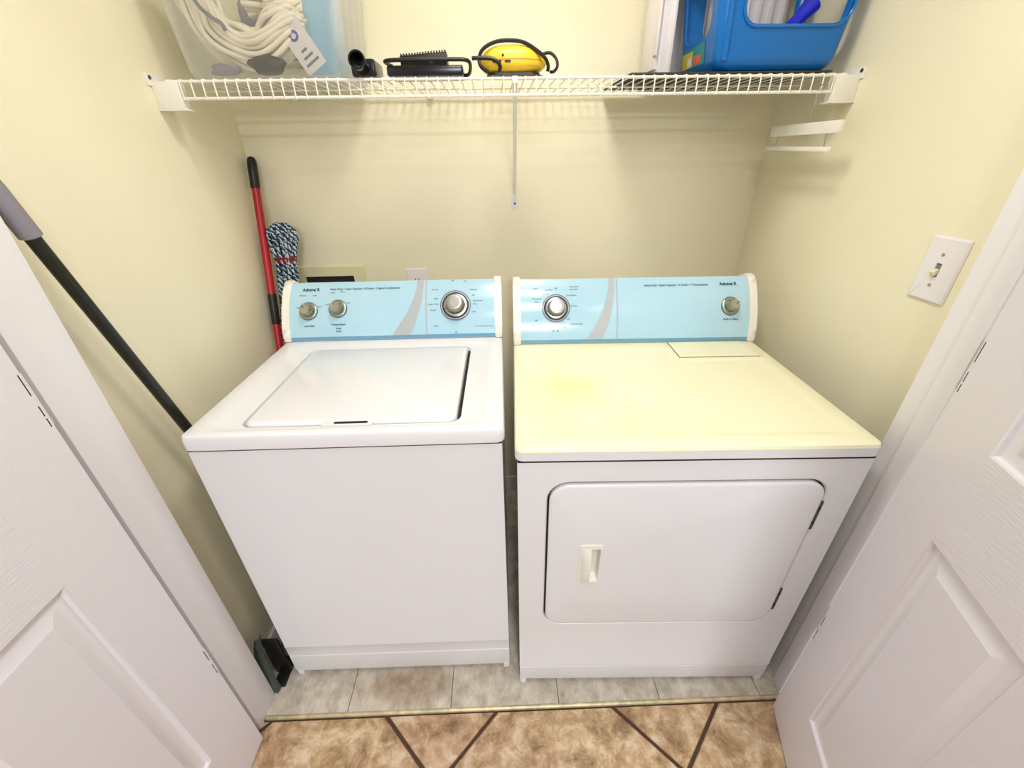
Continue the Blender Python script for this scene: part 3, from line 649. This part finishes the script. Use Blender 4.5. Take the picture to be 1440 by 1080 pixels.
def build_nozzle():
    r = thing('vacuum_nozzle', 'black hollow plastic nozzle lying on the wire shelf beside the tote', 'nozzle', (-.338, -.27, ZS))
    Mx = Matrix.Translation((0, -.030, .022)) @ Matrix.Rotation(math.radians(83), 4, 'X')
    finish('nozzle_tube', lathe(bmesh.new(), [(.0135, .0), (.0185, .0), (.0185, .03), (.0165, .034), (.0165, -.06), (.0135, -.06)][::-1] if False else [(.0145, -.05), (.0165, -.05), (.0165, .026), (.0190, .030), (.0190, .040), (.0150, .040), (.0145, .034), (.0145, -.049)], Mx, 28, False, False), M['blackgloss'], r)
    finish('nozzle_stop', lathe(bmesh.new(), [(.0147, -.02), (.0147, -.018)], Mx, 28), M['black'], r)
    finish('nozzle_housing', B(-.027, .030, -.028, .06, .0005, .036, bev=.007, seg=3), M['blackgloss'], r)
build_nozzle()
def build_charger():
    r = thing('battery_charger', 'black battery charger with a ribbed top lying on the wire shelf', 'charger', (-.190, -.255, ZS))
    finish('base', B(-.092, .088, -.045, .045, .0005, .022, bev=.006, seg=3), M['blackgloss'], r)
    bm = B(-.058, .052, -.030, .030, .020, .046, bev=.003)
    body = finish('ribbed_block', bm, M['black'], r, rot=(0, math.radians(-4), 0))
    for k in range(17): finish('rib', B(-.055 + k * .0065, -.0522 + k * .0065, -.031, .031,   .0455, .0490), M['black'], body, smooth=0)
    finish('latch', B(.010, .020, -.0475, -.0445, .026, .032, bev=.001), M['grey'], r)
    pts = smooth_path([(-.090, .020, .030), (-.098, -.02, .032), (-.080, -.046, .031), (-.03, -.050, .031), (.06, -.049, .031), (.095, -.047, .030), (.105, -.030, .024), (.100, .012, .012), (.085, .03, .010)], 8)
    finish('power_cord', tube(bmesh.new(), pts, .0042, 8), M['black'], r)
build_charger()
def build_yellow():
    r = thing('yellow_sander', 'yellow rounded palm tool with a black cord looped over it on the wire shelf', 'power tool', (.019, -.262, ZS))
    bm = bmesh.new(); bmesh.ops.create_uvsphere(bm, u_segments=40, v_segments=24, radius=1)
    for v in bm.verts:
        x, y, z = v.co; f = lambda c, e: math.copysign(abs(c) ** e, c)
        xx = f(x, .72) * .080; yy = f(y, .8) * .048
        zz = f(z, .75) * (.037 if z > 0 else .024)
        zz *= (1 - .30 * max(0, x) ** 2)
        v.co = (xx, yy, zz + .026)
    body = finish('shell', bm, M['yellow'], r, smooth=60)
    def front(x, z):
        zz = z - .026; hz = (.037 if zz > 0 else .024) * (1 - .30 * max(0, x / .080) ** 2)
        k = max(0.0, 1 - min(1, abs(zz) / hz) ** 2.67 - min(1, abs(x) / .080) ** 2.78)
        return -.048 * k ** .4
    def ribbon(name, pts, hw, m, off=.0008):
        bm = bmesh.new(); prev = None
        for x, z in pts:
            q = [bm.verts.new((x, front(x, z + d) - off, z + d)) for d in (-hw, hw)]
            if prev: bm.faces.new((prev[0], q[0], q[1], prev[1]))
            prev = q
        return finish(name, bm, m, body, smooth=60)
    ribbon('seam', [(-.066 + .132 * k / 24, .0280 + .002 * math.sin(k / 8)) for k in range(25)], .0007, mat('yellow_shadow_seam', rgb(196, 150, 30), .5))
    ribbon('vent_slot', [(-.050 + .020 * k / 4, .0255) for k in range(5)], .0022, M['black'], .001); ribbon('vent_slot', [(-.022 + .014 * k / 4, .0255) for k in range(5)], .0022, M['black'], .001)
    finish('screw', lathe(bmesh.new(), [(.0026, -.001), (.0026, .001)], Matrix.Translation((-.026, front(-.026, .037), .037)) @ Matrix.Rotation(PI / 2, 4, 'X'), 12), M['dark'], body)
    ribbon('moulded_line', [(.030 + .030 * k / 8, .018 - .0003 * k) for k in range(9)], .0006, M['gold'])
    finish('base_pad', loft(bmesh.new(), [(-.066, .072, -.040, .040, .025, .0004), (-.066, .066, -.040, .040, .028, .0015), (-.064, .064, -.038, .038, .026, .006)], fXY, cap0=True), M['black'], r)
    pts = smooth_path([(-.060, -.040, .006), (-.077, -.040, .016), (-.082, -.036, .032), (-.072, -.036, .050), (-.044, -.034, .0630), (-.010, -.032, .0665), (.024, -.034, .0620), (.054, -.040, .046), (.074, -.044, .030), (.081, -.042, .016), (.080, -.040, .006)], 8)
    finish('power_cord', tube(bmesh.new(), pts, .0042, 8), M['black'], r)
    pts = smooth_path([(.070, .030, .050), (.092, .024, .052), (.106, .010, .038), (.107, -.01, .020), (.097, -.025, .008), (.088, -.036, .0055)], 8)
    finish('power_cord', tube(bmesh.new(), pts, .0036, 8), M['black'], r)
    pts = smooth_path([(-.098, -.050, .031), (-.080, -.0525, .031), (-.055, -.0545, .030), (-.040, -.0555, .024), (-.033, -.0545, .014), (-.036, -.052, .006)], 8)
    finish('power_cord', tube(bmesh.new(), pts, .0042, 8), M['black'], r)
build_yellow()

def build_crate():
    r = thing('plastic_crate', 'blue plastic crate with large open handholes on the wire shelf', 'crate', (0, 0, ZS + .0025))
    x0, x1, y0, y1, Ht = .506, .800, -.296, -.078, .30
    def R(h, i, rr):
        e = .055 * h / Ht; return (x0 - e * .62 + i, x1 + e * .72 - i, y0 - e * .25 + i, y1 + e * .35 - i, rr, h)
    b = lambda i: (x0 + i, x1 - i, y0 + i, y1 - i)
    bm = loft(bmesh.new(), [(*b(.022), .03, .0006), (*b(.009), .026, .003), (*b(.001), .024, .012), R(.026, 0, .022), R(.10, 0, .022), R(.2, 0, .022), R(Ht, 0, .024), R(Ht, .004, .020), R(.2, .004, .018), R(.03, .004, .018), (*b(.008), .020, .014), (*b(.026), .03, .0055)], fXY, cap0=True, n=8)
    o = finish('crate_body', bm, M['blue'], r, smooth=40)
    def cutter(bm2):
        c = bpy.data.objects.new('cutter', bpy.data.meshes.new('cutter')); bmesh.ops.recalc_face_normals(bm2, faces=bm2.faces); bm2.to_mesh(c.data); bm2.free(); COL.objects.link(c); c.location = r.location; return c
    bpy.context.view_layer.update()
    cs = [cutter(loft(bmesh.new(), [(.5525, .800, .088, .235, .035, -.2), (.5525, .800, .088, .235, .035, .6)], lambda a, c, h: Vector((a, -.25 + h - .2, c)), cap0=True)),
          cutter(loft(bmesh.new(), [(-.258, -.105, .078, .235, .03, -.2), (-.258, -.105, .078, .235, .03, 1.0)], lambda a, c, h: Vector((h + .3, a, c)), cap0=True))]
    for c in cs:
        m_ = o.modifiers.new('hole', 'BOOLEAN'); m_.operation = 'DIFFERENCE'; m_.solver = 'EXACT'; m_.object = c
    dg = bpy.context.evaluated_depsgraph_get(); me = bpy.data.meshes.new_from_object(o.evaluated_get(dg)); o.modifiers.clear(); o.data = me
    for c in cs: bpy.data.objects.remove(c)
    for p_ in me.polygons: p_.use_smooth = True
    bm = bmesh.new(); bm.from_mesh(me)
    for e in bm.edges: e.smooth = (len(e.link_faces) == 2 and e.calc_face_angle(0) < .6)
    bm.to_mesh(me); bm.free()
    # raised rim lines round the front hole and an upright rib
    def frontpt(x, z): e = .055 * z / Ht; return Vector((x, y0 - e * .25 - .001, z))
    pts = [frontpt(a, c) for a, c in rring(.5475, .8045, .083, .2400, .038, n=8)]
    finish('hole_rim', tube(bmesh.new(), pts, .0032, 8, closed=True), M['blue'], o)
    finish('upright_rib', tube(bmesh.new(), [frontpt(.524, .02), frontpt(.510, .25)], .0065, 10), M['blue'], o)
    # picture sticker on the left side
    def sidept(y, z, d=.001): e = .055 * z / Ht; return Vector((x0 - e * .62 - d, y, z))
    def quad(name, y0_, y1_, z0_, z1_, m, d):
        bm = bmesh.new(); bm.faces.new([bm.verts.new(sidept(a, c, d)) for a, c in ((y0_, z0_), (y1_, z0_), (y1_, z1_), (y0_, z1_))]); return finish(name, bm, m, st if name != 'sticker' else o, smooth=0)
    st = quad('sticker', -.235, -.095, .026, .070, M['teal'], .0010)
    quad('sticker_print', -.165, -.100, .028, .062, M['gold'], .0014); quad('sticker_print', -.215, -.172, .030, .048, M['orange'], .0014); quad('sticker_print', -.160, -.135, .032, .050, M['card'], .0018)
build_crate()
sc_ = thing('scoop', 'bright blue plastic scoop handle sticking up inside the blue crate', 'scoop', (.655, -.215, ZS + .011))
bm = bmesh.new(); rows = []
for k in range(9):
    t = k / 8; p = Vector((-.015 + .118 * t, .0, .010 + .125 * t)); hw = .026 - .012 * t + .010 * max(0, t - .75) * 4
    rows.append([bm.verts.new(p + Vector((math.cos(a) * hw * .62, math.sin(a) * hw, -math.cos(a) * hw * .62 ))) for a in [PI * (.15 + 1.7 * j / 12) for j in range(13)]])
for A, Bq in zip(rows, rows[1:]):
    for j in range(12): bm.faces.new((A[j], A[j + 1], Bq[j + 1], Bq[j]))
geo = bmesh.ops.solidify(bm, geom=bm.faces[:], thickness=.002)
finish('handle', bm, M['brightblue'], sc_, smooth=60)
tag(finish('shelf_liner', B(.300, .795, -.306, -.020, ZS - .0016, ZS + .0010), mat('dark_board', rgb(58, 54, 50), .7)), 'thin dark board lying under the blue crate on the shelf', 'board')
def build_panels():
    pr = thing('ribbed_panel', 'white ribbed plastic panel standing behind the blue crate', 'panel', (.64, -.020, ZS + .0015))
    finish('sheet', B(-.205, .165, -.006, .006, 0, .30, bev=.002), M['plate'], pr)
    for k in range(11): finish('ridge', B(-.198 + k * .034, -.183 + k * .034, -.011, -.005, .004, .296, bev=.002), M['plate'], pr)
    p2 = thing('folded_rack', 'narrow white folded plastic rack standing on edge beside the blue crate', 'rack', (.424, -.085, ZS + .0015), math.radians(9))
    finish('upright', B(-.012, .012, -.045, .045, 0, .30, bev=.003), M['plate'], p2)
    finish('flange', B(-.020, -.0115, -.040, .040, .03, .30, bev=.003), M['plate'], p2)
    finish('clip', B(-.023, -.0195, -.050, -.03, .06, .20, bev=.0015), M['plate'], p2)
    finish('groove_strip', B(.0115, .021, -.056, .04, .012, .30, bev=.003), M['plate'], p2)
build_panels()

# ------------------------------------------------------------------ trouser hanger hooked on the shelf
def build_hanger():
    a, b = Vector((.779, -.415, 1.470)), Vector((.768, -.165, 1.480)); d_ = (b - a); c = (a + b) / 2
    r = thing('trouser_hanger', 'white trouser hanger with a lower bar hooked on the wire shelf', 'hanger', tuple(c)); r.rotation_euler = (0, 0, math.atan2(d_.y, d_.x)); L_ = d_.length
    finish('top_bar', B(-L_ / 2, L_ / 2, -.007, .007, -.013, .013, bev=.002), M['wire'], r)
    finish('lower_bar', B(-L_ / 2 + .012, L_ / 2 + .008, -.005, .005, -.050, -.039, bev=.003), M['wire'], r, rot=(0, math.radians(-1.5), 0))
    finish('link_wire', tube(bmesh.new(), [(-L_ / 2 + .040, 0, -.010), (-L_ / 2 + .034, 0, -.052)], .0014, 6), M['steel'], r)
    finish('link_wire', tube(bmesh.new(), [(L_ / 2 - .030, 0, -.010), (L_ / 2 - .022, 0, -.046)], .0014, 6), M['steel'], r)
    pts = smooth_path([(-.012, 0, .012), (-.010, .001, .032), (-.022, .006, .052), (-.029, .012, .070), (-.035, .016, .0845), (-.044, .014, .0895), (-.053, .012, .084)], 6)
    finish('hook', tube(bmesh.new(), pts, .0013, 6), M['steel'], r)
build_hanger()

# ------------------------------------------------------------------ wall fittings
def build_switch():
    r = thing('light_switch', 'white toggle light switch plate on the right wall', 'light switch', (XR, -.717, 1.2115))
    fn = lambda a, b, h: Vector((-h, a, b))
    p = finish('switch_plate', loft(bmesh.new(), [(-.0395, .0395, -.0625, .0625, .002, 0), (-.0395, .0395, -.0625, .0625, .002, .0025), (-.036, .036, -.059, .059, .002, .0058), (-.006, .006, -.0135, .0135, .001, .0060), (-.0055, .0055, -.013, .013, .001, .002)], fn, n=3), M['plate'], r)
    finish('toggle_slot', B(-.0035, -.0022, -.0052, .0052, -.0125, .0125), M['grey'], p, smooth=0)
    bm = B(-.016, -.003, -.0042, .0042, -.005, .005, bev=.001); finish('toggle', bm, M['boxcream'], r, rot=(0, math.radians(-28), 0))
    for z in (-.030, .030): finish('screw', lathe(bmesh.new(), [(.0032, 0), (.0032, .0012), (.002, .0018)], Matrix.Translation((-.0058, 0, z)) @ Matrix.Rotation(-PI / 2, 4, 'Y'), 12), M['steel'], r)
build_switch()
def build_outlet():
    r = thing('wall_outlet', 'white duplex outlet plate on the back wall behind the washing machine', 'outlet', (-.328, 0, 1.0145))
    f = fXZ(0)
    p = finish('outlet_plate', loft(bmesh.new(), [(-.0395, .0395, -.0625, .0625, .002, 0), (-.0395, .0395, -.0625, .0625, .002, .0025), (-.036, .036, -.059, .059, .002, .0058)], f, n=3), M['plate'], r)
    for z in (-.020, .020):
        s = finish('socket', loft(bmesh.new(), [(-.0165, .0165, z - .0145, z + .0145, .012, .0056), (-.0165, .0165, z - .0145, z + .0145, .012, .0072)], f), M['plate'], r)
        for x in (-.0065, .0065): finish('slot', B(x - .0011, x + .0011, -.0076, -.007, z - .001, z + .008), M['dark'], s, smooth=0)
        finish('ground_hole', lathe(bmesh.new(), [(.0024, 0), (.0024, .0004)], Matrix.Translation((0, -.0072, z - .008)) @ Matrix.Rotation(PI / 2, 4, 'X'), 10), M['dark'], s)
    finish('screw', lathe(bmesh.new(), [(.003, 0), (.003, .0012)], Matrix.Translation((0, -.0058, 0)) @ Matrix.Rotation(PI / 2, 4, 'X'), 10), M['steel'], r)
build_outlet()
def build_box():
    r = thing('washer_outlet_box', 'cream recessed water outlet box on the back wall behind the washing machine', 'outlet box', (-.631, 0, 0))
    f = fXZ(0)
    finish('box_frame', loft(bmesh.new(), [(-.120, .120, .90, 1.094, .003, 0), (-.120, .120, .90, 1.094, .003, .006), (-.117, .117, .903, 1.091, .003, .009), (-.096, .078, .925, 1.058, .004, .0085), (-.094, .076, .927, 1.056, .004, .001)], f, cap1=False), M['boxcream'], r)
    finish('box_cavity', loft(bmesh.new(), [(-.095, .077, .926, 1.057, .004, .0012), (-.095, .077, .926, 1.057, .004, .0018)], f), M['dark'], r)
    for x in (-.04, .03): 
        finish('valve', tube(bmesh.new(), [(x, -.004, .935), (x, -.006, 1.0), (x, -.012, 1.012)], .009, 10), M['brass'], r)
build_box()

# ------------------------------------------------------------------ mop in the back corner
def build_mop():
    r = thing('string_mop', 'red handled mop with blue and white flecked yarn in the back corner', 'mop', (-.776, -.30, 0.004))
    def W(p): return Vector(p) - Vector((-.776, -.30, 0.004))
    top, low = Vector((-.787, -.030, 1.432)), Vector((-.7815, -.205, .865))
    dirn = (low - top) / (top.z - low.z); foot = top + dirn * (top.z - .05)
    at = lambda z: top + dirn * (top.z - z)
    finish('handle', tube(bmesh.new(), [W(at(z)) for z in (1.36, 1.2, 1.0, .8, .5, .2, .05)], .0118, 16), M['red'], r)
    g_ = finish('grip', tube(bmesh.new(), [W(at(z)) for z in (1.437, 1.434, 1.427, 1.415, 1.352, 1.349)], [.004, .010, .0128, .0138, .0138, .0125], 18), M['black'], r)
    finish('collar', tube(bmesh.new(), [W(at(z)) for z in (1.04, 1.035, .95, .945)], [.012, .0132, .0132, .012], 16), M['black'], r)
    # yarn: a hank of loops tied twice
    ctr = [(-.7300, -.080, 1.240), (-.7300, -.082, 1.228), (-.7310, -.085, 1.200), (-.7340, -.090, 1.168), (-.7360, -.095, 1.135), (-.7400, -.105, 1.07), (-.7480, -.125, 1.00), (-.7570, -.150, .93), (-.7620, -.166, .88)]
    rad = [.028, .041, .045, .037, .030, .030, .027, .024, .018]
    bm = bmesh.new(); n_s = 44; rnd = random.Random(3)
    P = smooth_path(ctr, 4); RR = []
    for i in range(len(P)):
        t = i / 4; k = min(int(t), len(rad) - 2); fr = min(1, t - k); fr = fr * fr * (3 - 2 * fr); RR.append(rad[k] * (1 - fr) + rad[k + 1] * fr)
    for s in range(n_s):
        q = 1.0 if s < 28 else math.sqrt((s - 27) / 18); ph = s * 2.39996 + rnd.uniform(-.1, .1); wob = rnd.uniform(0, 6); tw = rnd.uniform(.5, 1.3)
        pts = [W(P[i] + Vector((math.cos(ph + tw * i / len(P)), math.sin(ph + tw * i / len(P)) * .62, 0)) * RR[i] * q * (1 + .05 * math.sin(wob + i * .8))) for i in range(len(P))]
        pts[0] = W(P[0] + Vector((math.cos(ph) * .5, math.sin(ph) * .35, .0)) * RR[0] * q + Vector((0, 0, .008)))
        tube(bm, pts, .0042, 6)
    y = tag(finish('yarn', bm, M['yarn'], r, smooth=80), kind='stuff')
    for zi, rr in ((15, .0355), (23, .0325)):
        c = P[zi]; d_ = Vector((.10, -.2, -1)).normalized()
        ring = [W(c + Vector((math.cos(a) * rr * 1.0, math.sin(a) * rr * .68, .006 * math.sin(a)))) for a in [2 * PI * k / 24 for k in range(24)]]
        bm = bmesh.new(); rows = [[bm.verts.new(p + Vector((0, 0, dz)) ) for p in ring] for dz in (-.008, 0, .008)]
        for A, Bq in zip(rows, rows[1:]):
            for k in range(24): bm.faces.new((A[k], A[(k + 1) % 24], Bq[(k + 1) % 24], Bq[k]))
        bmesh.ops.solidify(bm, geom=bm.faces[:], thickness=.002)
        finish('yarn_band', bm, M['redband'], r, smooth=60)
    finish('mop_foot', tube(bmesh.new(), [W(at(z)) for z in (.86, .855, .70, .69)], [.012, .0175, .0175, .012], 16), M['redband'], r)
    base = at(.06); finish('head_block', B(*(lambda w: (w.x - .022, w.x + .022, w.y - .025, w.y + .06, .002, .07))(W(base)), bev=.006), M['redband'], r)
build_mop()

# ------------------------------------------------------------------ broom leaning on the left jamb, dustpan by the washer
def build_broom():
    r = thing('broom', 'black poled broom with grey grip leaning in the gap by the left wall', 'broom', (-.766, -.49, .004))
    o0 = Vector((-.766, -.49, .004))
    p1, p0 = Vector((-.7655, -.8145, 1.337)), Vector((-.7650, -.7060, .893))
    dr = (p1 - p0) / (p1.z - p0.z); at = lambda z: p0 + dr * (z - p0.z) - o0
    finish('pole', tube(bmesh.new(), [at(z) for z in (.09, .5, .9, 1.34)], .0108, 18), M['polegreen'], r)
    g_ = finish('grip', tube(bmesh.new(), [at(z) for z in (1.327, 1.329, 1.40, 1.403, 1.411, 1.414, 1.46, 1.47)], [.012, .0152, .0152, .0146, .0146, .0152, .0152, .010], 20), M['greygrip'], r)
    b = at(.1) + Vector((0, -.045, 0))
    h = finish('broom_head', loft(bmesh.new(), [(-.022, .022, -.062, .052, .012, .070), (-.020, .020, -.058, .054, .012, .105), (-.013, .013, .02, .06, .01, .14)], lambda a, c, hh: Vector((b.x + a, b.y + c, hh)), cap0=True), M['black'], r)
    bm = bmesh.new(); rnd = random.Random(2)
    for i in range(11):
        for j in range(5):
            x, y = b.x - .017 + j * .0085, b.y - .052 + i * .0095
            tube(bm, [(x, y, .075), (x + rnd.uniform(-.003, .003), y * 1 + (y - b.y) * .12, .0)], .0022, 5)
    tag(finish('bristles', bm, M['bristle'], r, smooth=0), kind='stuff')
build_broom()
def build_pan():
    r = thing('dustpan', 'dark green grey dustpan standing upright between the left jamb and the washing machine', 'dustpan', (-.762, -.80, .0045))
    o0 = Vector((-.762, -.80, .0045))
    path = smooth_path([(-.7800, -.800, .205), (-.7860, -.815, .165), (-.7840, -.830, .105), (-.7700, -.840, .045), (-.7530, -.846, .0055)], 6)
    bm = bmesh.new(); rows = []
    for i_, p_ in enumerate(path):
        t = i_ / (len(path) - 1); w_ = .010 + .026 * math.sin(PI * min(1, .12 + t * .8))
        rows.append([bm.verts.new(p_ - o0 + Vector(v)) for v in ((-.003, .012, .002), (0, 0, 0), (w_ * .3, -.002, .002), (w_ * .55, .004, .003), (w_ * .6, .016, .004))])
    for A, Bq in zip(rows, rows[1:]):
        for j_ in range(4): bm.faces.new((A[j_], A[j_ + 1], Bq[j_ + 1], Bq[j_]))
    bmesh.ops.solidify(bm, geom=bm.faces[:], thickness=.003)
    finish('pan', bm, M['pan'], r, smooth=50)
    bm = B(-.006, .030, -.030, .060, .0, .010, bev=.003); finish('rubber_lip', bm, M['black'], r)
    finish('shade_plate', B(-.016, .034, .012, .020, .004, .175, bev=.003), M['black'], r)  # black plate stands in for the deep shadow next to the washer
build_pan()
